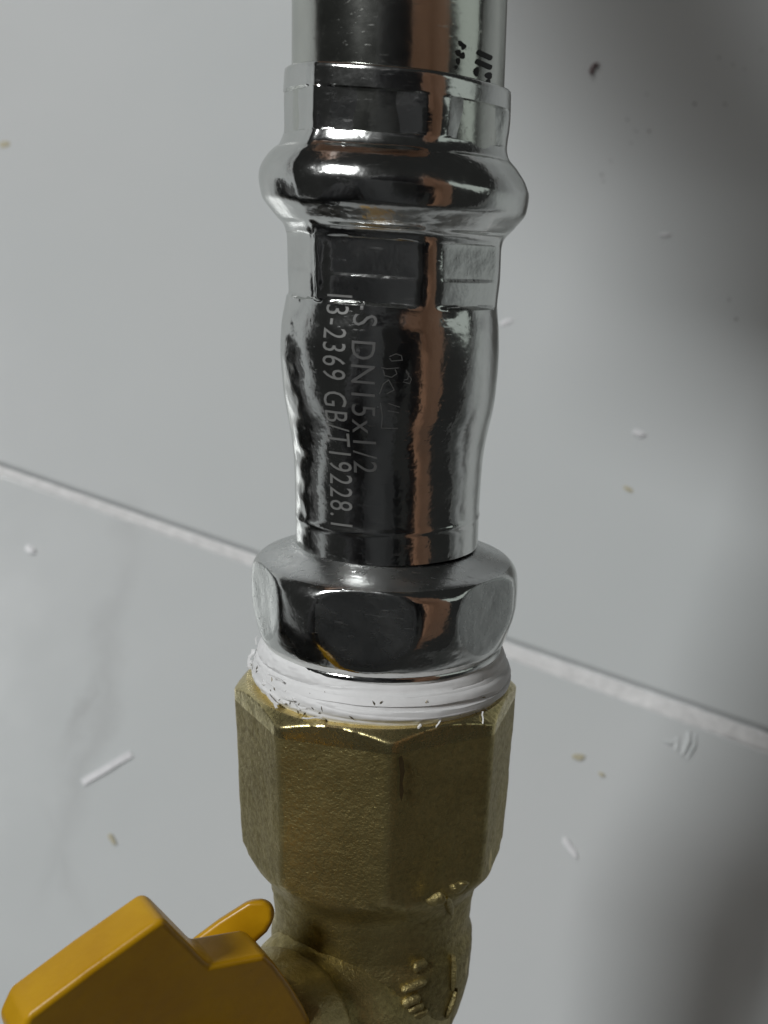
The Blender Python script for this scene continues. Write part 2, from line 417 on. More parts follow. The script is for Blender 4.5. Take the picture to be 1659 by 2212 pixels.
def fit_part(name, z0, z1, n, extra_top=None):
    rings = []
    if extra_top: rings += extra_top
    for i in range(n):
        z = z0+(z1-z0)*i/(n-1); _, cx, tl = fitp(z)
        rings.append(ring(z, lambda th: fit_r(th, z), cx, tl, NT_))
    vs, fs = loft(rings); return mesh_obj(name, vs, fs, M_CHROME, adapter, sharp=50)
_, cx0, tl0 = fitp(z_rim)
rim = [ring(z_rim-0.5, PR*0.99, cx0, tl0, NT_), ring(z_rim+0.0, PR*1.004, cx0, tl0, NT_), ring(z_rim+0.02, lambda th: fit_r(th, z_rim)-0.42, cx0, tl0, NT_), ring(z_rim-0.04, lambda th: fit_r(th, z_rim)-0.15, cx0, tl0, NT_), ring(z_rim-0.16, lambda th: fit_r(th, z_rim)-0.03, cx0, tl0, NT_)]
collar = fit_part('collar', z_rim-0.4, z_bt, 46, rim)
fit_part('bead', z_bt, z_bb, 60)
tube = fit_part('barrel', z_bb, z_bot, 190)

# etched writing
def text_on_tube(name, body, z0, z1, th_c, hgt, parent, material, lift=0.035):
    cu = bpy.data.curves.new('txt', 'FONT'); cu.body = body; cu.size = 1.0; cu.space_character = 1.12; cu.resolution_u = 3; cu.offset = -0.004
    to = bpy.data.objects.new('txt', cu); C.objects.link(to)
    bpy.context.view_layer.update()
    dg = bpy.context.evaluated_depsgraph_get()
    me = bpy.data.meshes.new_from_object(to.evaluated_get(dg)); bpy.data.objects.remove(to); bpy.data.curves.remove(cu)
    bm = bmesh.new(); bm.from_mesh(me); bpy.data.meshes.remove(me)
    bmesh.ops.triangulate(bm, faces=bm.faces); bmesh.ops.subdivide_edges(bm, edges=bm.edges, cuts=2)
    bmesh.ops.triangulate(bm, faces=bm.faces)
    xs = [v.co.x for v in bm.verts]; ys = [v.co.y for v in bm.verts]
    x0, x1, y0, y1 = min(xs), max(xs), min(ys), max(ys); vs = []
    bm.verts.ensure_lookup_table(); bm.verts.index_update()
    for v in bm.verts:
        z = z0+(z1-z0)*(v.co.x-x0)/(x1-x0)
        a = (v.co.y-(y0+y1)/2)/(y1-y0)*hgt
        r, cx, tl = fitp(z); th = math.radians(th_c(z)) + a/r
        rr = fit_r(th, z)+lift; x = rr*math.sin(th)
        vs.append(Vector((cx+x, -rr*math.cos(th), z+tl*x)))
    fs = [tuple(v.index for v in f.verts) for f in bm.faces]; bm.free()
    return mesh_obj(name, vs, fs, material, parent, sharp=0)
def zfront(x, y):
    q = on_cyl(x, y, lambda z: fitp(z)[:2]); return q
def theta_of(x, y):
    q = zfront(x, y); return math.degrees(math.atan2(q.x-fitp(q.z)[1], -q.y))
qa, qb = zfront(724, 650), zfront(738, 1134)
ta, tb = theta_of(724, 700), theta_of(737, 1100)
text_on_tube('etched_lettering', '13-2369 GB/T19228.1', qa.z+0.35, qb.z, lambda z: ta+(tb-ta)*(qa.z-z)/(qa.z-qb.z), 2.15, adapter, M_ETCH)
qa2, qb2 = zfront(783, 656), zfront(788, 1022)
t2 = theta_of(784, 780)
text_on_tube('etched_lettering', '-S DN15x1/2', qa2.z, qb2.z, lambda z: t2, 2.0, adapter, M_ETCH_FAINT)
def wire_on(name, lines, rfun, lift, w, material, parent):
    polys = []
    for ln in lines:
        for (x0, y0), (x1, y1) in zip(ln[:-1], ln[1:]): polys.append(bar(x0, y0, x1, y1, w))
    return decal(name, polys, rfun, lift, material, parent)
def ec(x, y): return (621+x*0.1953, 567+y*0.1953)
marks = [[(1130, 1040), (1200, 1010), (1260, 1030), (1270, 1080), (1150, 1090), (1130, 1060)], [(1040, 1160), (1100, 1175), (1230, 1165)], [(1060, 1190), (1075, 1250), (1150, 1270), (1210, 1230), (1190, 1180)], [(1310, 1190), (1340, 1230), (1330, 1290), (1290, 1300)],
         [(1310, 1210), (1370, 1290), (1350, 1340), (1280, 1320)], [(1020, 1450), (1060, 1340), (1120, 1300), (1180, 1410), (1100, 1450)], [(1030, 1560), (1050, 1700), (1040, 1830)], [(1120, 1560), (1240, 1600)], [(1110, 1640), (1230, 1660)], [(1040, 1830), (1220, 1835)]]
wire_on('etched_outline', [[ec(*p) for p in l] for l in marks], lambda z: (fitp(z)[0]+0.0, fitp(z)[1]), 0.06, 1.6, M_ETCH_FAINT, adapter)

# nut: a barrel with six shallow round flats
def axz(y): return axis_point(838-(y-1106)*0.03, y)
def pxr(w, y): return sil(838-w, y, 838+w, y)[1]
nut_prof = [(1168, 186), (1173, 196), (1176, 205), (1183, 222), (1192, 246), (1199, 264), (1203, 271), (1210, 279), (1225, 286.5), (1255, 289), (1285, 287.5), (1310, 283), (1335, 275), (1360, 266), (1373, 258), (1377, 255.5), (1380, 257), (1385, 257), (1388, 252), (1393, 250), (1396, 244), (1406, 240), (1500, 236)]
nut_cx = sil(543, 1230, 1118, 1225)[2]
nz_, nr_ = [axz(y).z for y, w in nut_prof], [pxr(w, y) for y, w in nut_prof]
RN = max(nr_); rings, idx = [], []
zz = []
for i in range(len(nz_)-1):
    k = 2 if i < 6 else (9 if i < 14 else 2)
    for q in range(k): zz.append(nz_[i]+(nz_[i+1]-nz_[i])*q/k)
zz.append(nz_[-1])
side0, side1 = nz_[6], nz_[14]
order = np.argsort(nz_); az, ar = np.array(nz_)[order], np.array(nr_)[order]
nn = 360
flag = []
for z in zz:
    lr = float(np.interp(z, az, ar)) if not (side1 < z < side0) else float(pchip(az, ar, np.array([z]))[0])
    fl_row = []
    def rf(th):
        d = (wrapdeg(math.degrees(th)+8)+30) % 60-30
        f = RN*0.932/math.cos(math.radians(d))
        if side1 < z < side0:
            fl_row.append(f < lr-0.02); return smin(f, lr, 0.28)
        fl_row.append(False); return lr
    rings.append(ring(z, rf, nut_cx, 0, nn)); flag.append(fl_row)
vs, fs = loft(rings); mi = []
for i in range(len(rings)-1):
    for j in range(nn):
        k = (j+1) % nn
        if zz[i] > side0+1e-6: mi.append(1)
        elif flag[i][j] and flag[i][k] and flag[i+1][j] and flag[i+1][k]: mi.append(2)
        else: mi.append(0)
mesh_obj('nut', vs, fs, [M_CHROME, M_SATIN, M_FLAT], adapter, mi=mi, sharp=40)

# ------------------------------------------------------------------ thread tape
def cyl_pt2(t, r, z): return Vector((nut_cx+r*math.sin(t), -r*math.cos(t), z))
z_btop = axz(1466).z
tape = empty('sealing_tape', (nut_cx, 0, z_btop), 'white thread sealing tape wound between the nut and the brass valve', 'tape')
tp = [(1374, 238), (1376, 250), (1383, 257), (1398, 262), (1406, 261), (1409, 266), (1424, 273), (1440, 277), (1450, 277), (1458, 274), (1466, 268), (1470, 262), (1478, 250)]
tz, tr = [axz(y).z for y, w in tp], [pxr(w, y) for y, w in tp]
rings = []
for i in range(64):
    u = i/63*(len(tz)-1); k = min(int(u), len(tz)-2); f = u-k
    z = tz[k]*(1-f)+tz[k+1]*f; r0 = tr[k]*(1-f)+tr[k+1]*f
    def rf(th, z=z, r0=r0, i=i):
        d = math.degrees(th)
        left = math.exp(-(wrapdeg(d+62)/38)**2); front = math.exp(-(wrapdeg(d-12)/30)**2)
        upper = max(0, 1-i/26)
        rr = r0 + 0.48*left*upper - 0.95*front*upper + 0.16*math.exp(-((i-34-10*math.sin(th*1.0+0.6))/3.0)**2) - 0.10*math.exp(-((i-41-10*math.sin(th*1.0+0.6))/2.0)**2)
        rr += 0.10*nz(math.sin(th)*3, math.cos(th)*3, z*1.6, 0.6) + 0.07*math.sin(z*3.1+th*0.7+1.5*nz(math.sin(th), math.cos(th), 0, 2))*(0.25+left)
        rr += (0.02+0.20*left)*abs(nz(math.sin(th)*11, math.cos(th)*11, z*3, 1.1))
        return rr
    rings.append(ring(z, rf, nut_cx-0.05, 0.0, 300))
vs, fs = loft(rings); mesh_obj('winding', vs, fs, M_TAPE, tape, sharp=60)
# overlapping slanted wraps
tza, tra = np.array(tz)[::-1], np.array(tr)[::-1]
for k, (zc_, sl, ph, wd, lf) in enumerate(((0.66, 0.42, 0.9, 1.05, 0.13), (0.40, 0.50, 2.6, 0.9, 0.17), (0.22, 0.36, 4.4, 0.8, 0.13))):
    vs, fs = [], []; nb_, na = 7, 260
    z_hi, z_lo = tz[2], tz[9]
    for i in range(na+1):
        th = 2*math.pi*i/na+ph; zm = z_lo+(z_hi-z_lo)*zc_ + sl*math.sin(th+ph*0.7)
        for j in range(nb_):
            q = j/(nb_-1)*2-1; rag = 0.10*nz(th*3, k*7, q, 1.6)
            z = min(max(zm + q*wd/2 + rag, z_lo-0.25), z_hi+0.3)
            r0 = float(np.interp(z, tza, tra)) + (lf+0.05*nz(math.sin(th)*4, math.cos(th)*4, z*2, 1.1) if abs(q) < 0.9 else -0.12)
            d = math.degrees(th); front = math.exp(-(wrapdeg(d-12)/30)**2); r0 -= 0.5*front*max(0, (z-(z_lo+z_hi)/2))/1.2
            vs.append(cyl_pt2(th, r0, z))
    for i in range(na):
        for j in range(nb_-1): fs.append((i*nb_+j, i*nb_+j+1, (i+1)*nb_+j+1, (i+1)*nb_+j))
    mesh_obj('tape_wrap', vs, fs, M_TAPE, tape, sharp=50)
# frayed strands lifting on the left
def ribbon(pts, w, name, material, parent):
    vs, fs = [], []
    for i, p in enumerate(pts):
        d = (pts[min(i+1, len(pts)-1)]-pts[max(i-1, 0)]).normalized(); s = d.cross(Vector((0, 0, 1))).normalized()*w/2; n_ = d.cross(s).normalized()*w*0.18
        for q in (-s-n_, s-n_, s+n_, -s+n_): vs.append(p+q)
    for i in range(len(pts)-1):
        for j in range(4): k = (j+1) % 4; fs.append((i*4+j, i*4+k, (i+1)*4+k, (i+1)*4+j))
    fs += [(0, 1, 2, 3), tuple(len(vs)-4+q for q in range(4))]
    return mesh_obj(name, vs, fs, material, parent, sharp=40)
def cyl_pt(th, r, z): t = math.radians(th); return Vector((nut_cx+r*math.sin(t), -r*math.cos(t), z))
rnd = random.Random(3)
for k in range(20):
    th0 = rnd.uniform(-105, -35) if k < 15 else rnd.uniform(-30, 60)
    zz0 = z_btop+rnd.uniform(0.1, 2.6 if k < 15 else 0.5); r0 = pxr(270, 1440)+rnd.uniform(0.15, 0.7)
    pts = []
    dth, dz = rnd.uniform(-5, 5), rnd.uniform(-1, 0.5)
    for i in range(7): pts.append(cyl_pt(th0+dth*i/3+rnd.uniform(-.2, .2), r0+0.12*math.sin(i*0.6+k)+0.05*i, zz0+dz*i/5+0.05*math.sin(i*0.9+k)))
    ribbon(pts, rnd.uniform(0.12, 0.34), 'strand', M_TAPE, tape)

vs, fs = [], []
for k in range(42):
    th = rnd.gauss(-52, 26) if k < 34 else rnd.uniform(-40, 70); u = rnd.uniform(0.42, 0.92)*(len(tz)-1); q = int(u); f = u-q
    z = tz[q]*(1-f)+tz[q+1]*f; r0 = tr[q]*(1-f)+tr[q+1]*f+0.14
    c = cyl_pt(th, r0, z); b = len(vs); w = rnd.uniform(0.05, 0.16); a = rnd.uniform(0, 3.1)
    t1 = Vector((math.cos(math.radians(th)), math.sin(math.radians(th)), 0)); t2_ = Vector((0, 0, 1)); nn_ = Vector((math.sin(math.radians(th)), -math.cos(math.radians(th)), 0))
    e1 = (t1*math.cos(a)+t2_*math.sin(a))*w*rnd.uniform(1, 3); e2 = (t2_*math.cos(a)-t1*math.sin(a))*w*0.6
    for pp in (-e1, e2, e1, -e2): vs.append(c+pp)
    vs.append(c+nn_*w*0.8); fs += [(b, b+1, b+4), (b+1, b+2, b+4), (b+2, b+3, b+4), (b+3, b, b+4), (b, b+3, b+2, b+1)]
o = mesh_obj('brass_chips', vs, fs, plain('dull_chip', (0.17, 0.14, 0.09), 0.4, 0, 900, 0.6), tape, sharp=10); o['kind'] = 'stuff'
# ------------------------------------------------------------------ brass valve
val_top = sil(507, 1480, 1124, 1440); val_bot = sil(520, 1780, 1097, 1765)
R0, R1 = val_top[1]*1.01, val_bot[1]*1.005
zA, zB = axz(1492).z, axz(1772).z
valve = empty('gas_valve', (val_bot[2], 0, zB), 'cast brass gas valve with an eight-sided end and yellow handle', 'valve')
def vcx(z): return val_top[2] + (val_bot[2]-val_top[2])*(z-zA)/(zB-zA)
def octr(th, z):
    d = (wrapdeg(math.degrees(th)+84)+22.5) % 45-22.5       # 0 at a corner after shift
    e = 22.5-abs(d)
    Rz = R0+(R1-R0)*max(0, min(1.1, (z-zA)/(zB-zA)))
    a = Rz*math.cos(math.radians(22.5))/math.cos(math.radians(e))
    return smin(a, Rz*0.992, 0.12)
z_top = z_btop
bore = pxr(240, 1466)
body_rows = []
z_e0 = axz(1880).z; r_e0 = sil(592, 1890, 1033, 1872)[1]
z_n1 = axz(1975).z; r_n1 = sil(593, 1960, 1018, 1958)[1]*1.0
z_c = axz(2015).z; r_c = sil(584, 2015, 1018, 2015)[1]
rings = []
def chamf(z): return pxr(283, 1475) + (z_top-z)*1.25
def add(z, rf, mat_i): rings.append((ring(z, rf, vcx(z), 0, 240), mat_i))
add(z_top-3, bore, 1); add(z_top, bore, 1)
def tops(th): return min(octr(th, zA), chamf(z_top))
add(z_top, tops, 1)
for i in range(1, 15):
    z = z_top - i*0.13; add(z, lambda th, z=z: min(octr(th, z), chamf(z)), 1 if i < 14 else 0)
z = z_top-1.95; add(z, lambda th, z=z: octr(th, z), 0)
for i in range(1, 30):
    z = z_top-1.95 + (z_e0-1.0-z_top+1.95)*i/29
    def rf(th, z=z):
        cone = r_e0*1.0 + max(0, (z-z_e0))*0.80
        return max(min(r_e0, cone), smin(octr(th, z), cone, 0.16)) 
    add(z, rf, 0)
rA = r_e0*0.985
for i in range(1, 8):
    t = i/7; add(z_e0-1.0+(z_n1-z_e0+1.0)*t, rA+(r_n1*0.985-rA)*t, 0)
hh = axz(2015).z-axz(2320).z
for i in range(0, 24):
    z = z_n1-0.9 - i/23*(hh*0.95-(z_c-z_n1)*-1+0)
    q = max(0.0, 1-((z-z_c)/hh)**2); add(z, r_c*math.sqrt(max(q, 0.22)), 0)
zl = rings[-1][0][0].z
for dz, rr in ((-2, 7.2), (-3.5, 8.5), (-5, 12.0)): add(zl+dz, rr, 0)
for dz in (-6, -18): add(zl+dz, lambda th: octr(th, zA)*0.96, 0)
add(zl-19, 11.5, 1); add(zl-19, 9, 1); add(zl-16, 9, 1)
z_vend = zl-19
def surf_disp(v):                          # cast unevenness
    return 0.07*nz(v.x, v.y, v.z, 0.35)+0.05*nz(v.x, v.y, v.z, 1.1)
rr_ = []
for (r_, mi_) in rings:
    c0 = sum(r_, Vector())/len(r_)
    rr_.append([p + (p-c0).normalized()*surf_disp(p)*(1 if mi_ == 0 else 0.4) for p in r_])
vs, fs = loft(rr_); mi = []
for i in range(len(rings)-1): mi += [1 if (rings[i][1] == 1) else 0]*240
mesh_obj('body', vs, fs, [M_BRASS, M_BRASS_CUT], valve, mi=mi, sharp=32)
# raised cast marks on the right flank
def body_r(z):
    if z > z_e0: return (r_e0+(z-z_e0)*0.8, vcx(z))
    if z > z_n1: return (rA+(r_n1*0.985-rA)*(z_e0-1-z)/(z_e0-1-z_n1), vcx(z))
    q = max(0.22, 1-((z-z_c)/hh)**2); return (r_c*math.sqrt(q), vcx(z))
def gc(x, y): return (810+x*0.1699, 1836+y*0.1699)
def lump(pts, w, h, name='cast_mark'):
    vs, fs = [], []
    P = [on_cyl(*gc(*p), body_r) for p in pts]
    # resample
    Q = []
    for a, b in zip(P[:-1], P[1:]):
        for k in range(4): Q.append(a.lerp(b, k/4))
    Q.append(P[-1])
    nsec = 10
    for i, p in enumerate(Q):
        d = (Q[min(i+1, len(Q)-1)]-Q[max(i-1, 0)]).normalized()
        rad, cx = body_r(p.z); n_ = Vector((p.x-cx, p.y, 0)).normalized(); s = d.cross(n_).normalized()
        e = 1.0 if 0 < i < len(Q)-1 else 0.45
        for k in range(nsec):
            a = 2*math.pi*k/nsec
            vs.append(p + n_*0.15 + s*math.cos(a)*w/2*e*(1+0.15*nz(p.x, p.z, k, 1.4)) + n_*(math.sin(a)*h*e*(1+0.3*nz(p.x, p.z, k, 1.7))))
    for i in range(len(Q)-1):
        for k in range(nsec): k2 = (k+1) % nsec; fs.append((i*nsec+k, i*nsec+k2, (i+1)*nsec+k2, (i+1)*nsec+k))
    fs += [tuple(range(nsec)), tuple(range(len(vs)-nsec, len(vs)))]
    mesh_obj(name, vs, fs, M_BRASS_MARK, valve, sharp=70)
for pts, w in [([(670, 680), (770, 620), (870, 580)], 0.95), ([(960, 510), (1050, 460), (1130, 390)], 0.95), ([(900, 600), (960, 800)], 0.6), 
               ([(480, 1500), (560, 1450), (640, 1420)], 0.75), ([(330, 1780), (450, 1730), (640, 1650)], 0.6), ([(330, 1960), (480, 1890), (560, 1870)], 0.75), ([(390, 2050), (500, 1990), (600, 1960)], 0.7),
               ([(340, 2190), (480, 2110), (650, 2020)], 0.7), ([(980, 1320), (970, 1780)], 0.28), ([(1020, 1750), (890, 2130)], 0.3)]:
    lump(pts, w*1.3, 0.40)

decal('stain', [[(860, 1636), (867, 1630), (872, 1644), (874, 1665), (869, 1690), (872, 1708), (867, 1730), (863, 1718), (862, 1700), (864, 1672)]], lambda z: (R0*0.992+(R1-R0)*(z-zA)/(zB-zA), vcx(z)), 0.10, plain('oil_stain', (0.085, 0.06, 0.025), 0.5, 0, 900, 0.5), valve)
# stem boss
hd0 = 100.5
tv = R*(-2.3) + U*(1.0) + V*3.6
HP = at_depth(600, 2110, hd0)
HN = (R*(-2.5)+U*(2.1)+V*3.8).normalized()
def on_handle(x, y, lift=0):
    r_ = ray(x, y); n_ = HN; return CAM + r_*((HP-CAM-n_*lift).dot(n_)/r_.dot(n_))
Pb = Vector((vcx(z_c-5), 0, axz(2140).z))
Ph = at_depth(500, 2290, 106)
ax = (Ph-Pb).normalized(); ln = (HP-Pb).dot(HN)/ax.dot(HN) - 1.2; KB = ln/14.5
def along(a, prof, n, name, material, parent, base, jitter=0.05):
    a = a.normalized(); e1 = a.cross(Vector((0, 0, 1))).normalized(); e2 = a.cross(e1).normalized()
    rings = []
    for d, r in prof:
        rings.append([base + a*d + (e1*math.cos(2*math.pi*k/n)+e2*math.sin(2*math.pi*k/n))*(r + jitter*nz(d, math.cos(2*math.pi*k/n)*r, math.sin(2*math.pi*k/n)*r, 0.8)) for k in range(n)])
    vs, fs = loft(rings, True, True); return mesh_obj(name, vs, fs, material, parent, sharp=30)
along(ax, [(d_*KB, r_*1.0) for d_, r_ in [(0, 9.2), (2.5, 9.1), (4.0, 8.8), (5.0, 8.3), (5.6, 7.8), (5.9, 7.3), (6.2, 7.1), (6.6, 7.1), (6.8, 7.4), (7.2, 7.6), (8.6, 7.5), (9.0, 7.1), (9.3, 6.6), (9.8, 6.2), (14.5, 5.3)]], 72, 'stem_boss', M_BRASS, valve, Pb, 0.16)
# handle: thick yellow wing with hub and stop tab
def hp(x, y): return (x, y)
outline = [(58, 2199), (195, 2096), (330, 2000), (351, 1986), (366, 1996), (445, 2076), (456, 2086), (574, 2064), (596, 2084), (630, 2130), (660, 2180), (684, 2230), (690, 2300), (672, 2380), (628, 2450), (560, 2500), (480, 2520), (390, 2500), (310, 2450), (240, 2400), (150, 2360), (50, 2310), (32, 2255)]
F = [on_handle(x, y) for x, y in outline]
handle_o = None
def prism(name, front, tvec, material, parent, bev):
    n = len(front); vs = list(front)+[p+tvec for p in front]
    fs = [tuple(range(n)), tuple(range(2*n-1, n-1, -1))]+[(i, (i+1) % n, n+(i+1) % n, n+i) for i in range(n)]
    o = mesh_obj(name, vs, fs, material, parent, sharp=0)
    b = o.modifiers.new('bevel', 'BEVEL'); b.width = bev*S; b.segments = 4; b.limit_method = 'ANGLE'; b.angle_limit = math.radians(25)
    o.data.polygons.foreach_set('use_smooth', [True]*len(o.data.polygons)); 
    wn = o.modifiers.new('wn', 'WEIGHTED_NORMAL'); wn.keep_sharp = False
    return o
handle = prism('handle', F, tv, M_YELLOW, valve, 0.55)
tabq = [(405, 2036), (470, 1988), (536, 1946), (572, 1944), (591, 1962), (590, 1990), (576, 2014), (545, 2042), (450, 2085)]
tab = prism('stop_tab', [at_depth(x, y, 105.0) for x, y in tabq], V*2.4+R*-0.1+U*-0.55, M_YELLOW, valve, 0.5); sub(tab, handle)

# lower pipe, out of the picture, carries the valve to the floor
low = empty('steel_pipe', (vcx(z_vend), 0, z_vend), 'steel pipe below the brass valve, its end on the floor', 'pipe')
zf = -HEIGHT/math.sin(LEAN)+PR/math.tan(LEAN)
rings = [ring(z_vend+1-(z_vend+1-zf)*i/10, PR*0.98, vcx(z_bot), 0, 64) for i in range(11)]
vs, fs = loft(rings, True, True); mesh_obj('tube', vs, fs, M_PIPE, low)

# ------------------------------------------------------------------ scraps on the floor
def scrap(name, px, size_mm, rot, aspect, hgt, material, label, cat, group=None, seed=0, bend=0.0):
    c = on_floor(*px); bm = bmesh.new(); bmesh.ops.create_icosphere(bm, subdivisions=3, radius=1)
    rnd = random.Random(seed); ca, sa = math.cos(rot), math.sin(rot); vs = []
    for v in bm.verts:
        k = 1+0.45*nz(v.co.x+seed*3.1, v.co.y, v.co.z, 1.6)
        x, y, z = v.co.x*size_mm/2*k, v.co.y*size_mm/2*aspect*k, v.co.z*hgt/2*k
        y += bend*(x/(size_mm/2))**2
        vs.append(c + Vector((x*ca-y*sa, x*sa+y*ca, z+hgt*0.5)))
    fs = [tuple(v.index for v in f.verts) for f in bm.faces]; bm.free()
    o = mesh_obj(name, vs, fs, material, None, world=True, org=c*S); tag(o, label, cat, group); return o
wb = [((1437, 508), 2.0, 0.05, 0.35, 0.5, 'glinting white scrap lying alone on the clean tile beside the press bead', 'scrap'),
      ((1380, 937), 2.0, -0.3, 0.6, 0.8, 'chunky white scrap on the tile beside the etched tube', 'scrap'),
      ((1092, 697), 2.6, 0.4, 0.35, 0.4, 'faint white scrap half hidden behind the etched tube', 'scrap'),
      ((65, 1187), 1.9, -0.6, 0.6, 0.4, 'small white scrap below the tile joint, away from the pipe', 'scrap'),
      ((1230, 1830), 3.6, -0.95, 0.28, 0.4, 'thin white sliver on the tile beside the brass valve', 'scrap')]
for i, (px, s, r, a, h, lb, ct) in enumerate(wb): scrap('white_scrap', px, s, r, a, h*0.55, M_WHITEBIT, lb, ct, seed=i+1)
a_, b_ = on_floor(178, 1691), on_floor(284, 1628)
d_ = (b_-a_); n_ = Vector((-d_.y, d_.x, 0)).normalized()*0.55; vs = []
for i in range(9):
    p = a_.lerp(b_, i/8) + n_*0.05*math.sin(i*1.3); h = 0.08+0.12*math.sin(i/8*math.pi)
    for q in (-n_, n_): vs.append(p+q+Vector((0, 0, h)))
    for q in (n_, -n_): vs.append(p+q+Vector((0, 0, h-0.08)))
fs = [(i*4+j, i*4+(j+1) % 4, i*4+4+(j+1) % 4, i*4+4+j) for i in range(8) for j in range(4)]+[(0, 1, 2, 3), (32, 33, 34, 35)]
o = mesh_obj('tape_strip', vs, fs, M_WHITEBIT, None, world=True, org=a_*S, sharp=40); tag(o, 'short straight strip of white tape on the veined tile', 'tape strip')
cr = [((10, 312), 2.4, 0.2, 0.8, 0.3, 'pale yellow crumb on the bare tile left of the press bead'), ((1357, 1057), 2.4, -0.5, 0.4, 0.5, 'brownish yellow crumb on the tile next to the chunky white scrap'), ((1250, 1635), 2.4, 0.0, 0.6, 0.3, 'larger faint yellow crumb of a pair on the tile beside the brass valve'), ((1300, 1673), 1.4, -0.5, 0.5, 0.3, 'smaller yellow crumb of a pair on the tile beside the brass valve'), ((242, 1812), 2.9, -0.9, 0.3, 0.5, 'thin brown sliver on the veined tile near the white strip')]
cr[0] = (*cr[0][:5], 'pale yellow crumb alone on the bare tile away from the pipe')
for i, (px, s, r, a, h, lb) in enumerate(cr): scrap('crumb', px, s*0.75, r, a, h*0.4, M_CRUMB, lb, 'crumb', seed=20+i)
# curled dark red shred (two bends)
curl = [(1279, 163), (1276, 156), (1280, 147), (1286, 142), (1293, 143)]
c0 = on_floor(1284, 152); vs, fs = [], []
Q = [on_floor(*p) for p in curl]; PP = []
for a, b in zip(Q[:-1], Q[1:]):
    for k in range(4): PP.append(a.lerp(b, k/4))
PP.append(Q[-1])
for i, p in enumerate(PP):
    d = (PP[min(i+1, len(PP)-1)]-PP[max(0, i-1)]).normalized(); s = Vector((-d.y, d.x, 0)); r = (0.30 if 0 < i < len(PP)-1 else 0.2)*(1+0.3*math.sin(i*1.7))
    for k in range(8): a = 2*math.pi*k/8; vs.append(p+s*r*math.cos(a)+Vector((0, 0, 0.4+r*math.sin(a))))
for i in range(len(PP)-1):
    for k in range(8): fs.append((i*8+k, i*8+(k+1) % 8, i*8+8+(k+1) % 8, i*8+8+k))
fs += [tuple(range(8)), tuple(range(len(vs)-8, len(vs)))]
o = mesh_obj('curled_shred', vs, fs, M_RED, None, world=True, org=c0*S); tag(o, 'dark red curled shred on the tile beside the printed pipe', 'shred')
sp = [(1355, 259), (1374, 284), (1402, 284), (1397, 204), (1590, 690), (1575, 648), (1320, 348), (1300, 378), (1363, 310), (1553, 125), (1608, 150), (1645, 108), (1566, 226), (1500, 225), (1303, 392), (1583, 140)]
vs, fs = [], []
for i, p in enumerate(sp):
    bm = bmesh.new(); bmesh.ops.create_icosphere(bm, subdivisions=1, radius=1); c = on_floor(*p); b = len(vs); r = random.uniform(0.12, 0.26)
    for v in bm.verts: vs.append(c+Vector((v.co.x*r*1.2, v.co.y*r, v.co.z*0.1+0.08)))
    for f in bm.faces: fs.append(tuple(b+v.index for v in f.verts))
    bm.free()
o = mesh_obj('specks', vs, fs, M_SPECK, None, world=True, org=on_floor(1400, 250)*S); tag(o, 'scatter of tiny dark specks of dust on the tile', 'specks', kind='stuff')
# dried grout smear by the joint
def smear(pts, w, h, name):
    Q = [on_floor(*p) for p in pts]; PP = []
    for a, b in zip(Q[:-1], Q[1:]):
        for k in range(5): PP.append(a.lerp(b, k/5))
    PP.append(Q[-1]); vs, fs = [], []
    for i, p in enumerate(PP):
        d = (PP[min(i+1, len(PP)-1)]-PP[max(0, i-1)]).normalized(); s = Vector((-d.y, d.x, 0)); e = math.sin(math.pi*(0.06+0.88*i/(len(PP)-1)))**0.5
        for k in range(9): a = math.pi*k/8; vs.append(p+s*w*e*math.cos(a)+Vector((0, 0, -0.17+(0.02+h*e)*math.sin(a))))
    for i in range(len(PP)-1):
        for k in range(8): fs.append((i*9+k, i*9+k+1, i*9+10+k, i*9+9+k))
    return vs, fs
allv, allf = [], []
for pts, w, h in [([(1488, 1578), (1488, 1600), (1474, 1632)], 0.55, 0.5), ([(1503, 1585), (1500, 1612), (1484, 1640)], 0.35, 0.35), ([(1432, 1600), (1450, 1606), (1462, 1600)], 0.35, 0.25), ([(1465, 1590), (1462, 1625)], 0.5, 0.2)]:
    v_, f_ = smear(pts, w, h, ''); b = len(allv); allv += v_; allf += [tuple(b+i for i in f) for f in f_]
o = mesh_obj('grout_smear', allv, allf, M_TILE, None, world=True, org=(0, 0, 0)); o.parent = floor_e

# ------------------------------------------------------------------ the photographer's forearm (beside the lens, seen in the polished steel)
def tube_pts(path, radii, n=18):
    rings = []
    for i, p in enumerate(path):
        d = (path[min(i+1, len(path)-1)]-path[max(i-1, 0)]).normalized(); e1 = d.cross(Vector((0.2, 1, 0.1))).normalized(); e2 = d.cross(e1)
        rings.append([p+(e1*math.cos(2*math.pi*k/n)+e2*math.sin(2*math.pi*k/n))*radii[i] for k in range(n)])
    return loft(rings, True, True)
def smooth_path(pts, rad, m=8):
    P = []; Rr = []
    for i in range(len(pts)-1):
        p0, p1, p2, p3 = pts[max(i-1, 0)], pts[i], pts[i+1], pts[min(i+2, len(pts)-1)]
        for k in range(m):
            t = k/m; P.append(0.5*((2*p1)+(p2-p0)*t+(2*p0-5*p1+4*p2-p3)*t*t+(3*p1-p0-3*p2+p3)*t**3)); Rr.append(rad[i]+(rad[i+1]-rad[i])*t)
    P.append(pts[-1]); Rr.append(rad[-1]); return P, Rr
hv, hf = [], []
def addtube(pts, rad):
    P, r = smooth_path([Vector(p) for p in pts], rad); v_, f_ = tube_pts(P, r); b = len(hv); hv.extend(v_); hf.extend([tuple(b+i for i in f) for f in f_])
def unw(p):                                # world mm -> working mm
    q = Vector(p)-Vector((0, 0, HEIGHT)); return (q.dot(Xw), q.dot(Yw), q.dot(Zw))
px_ = pipe_cx(60)
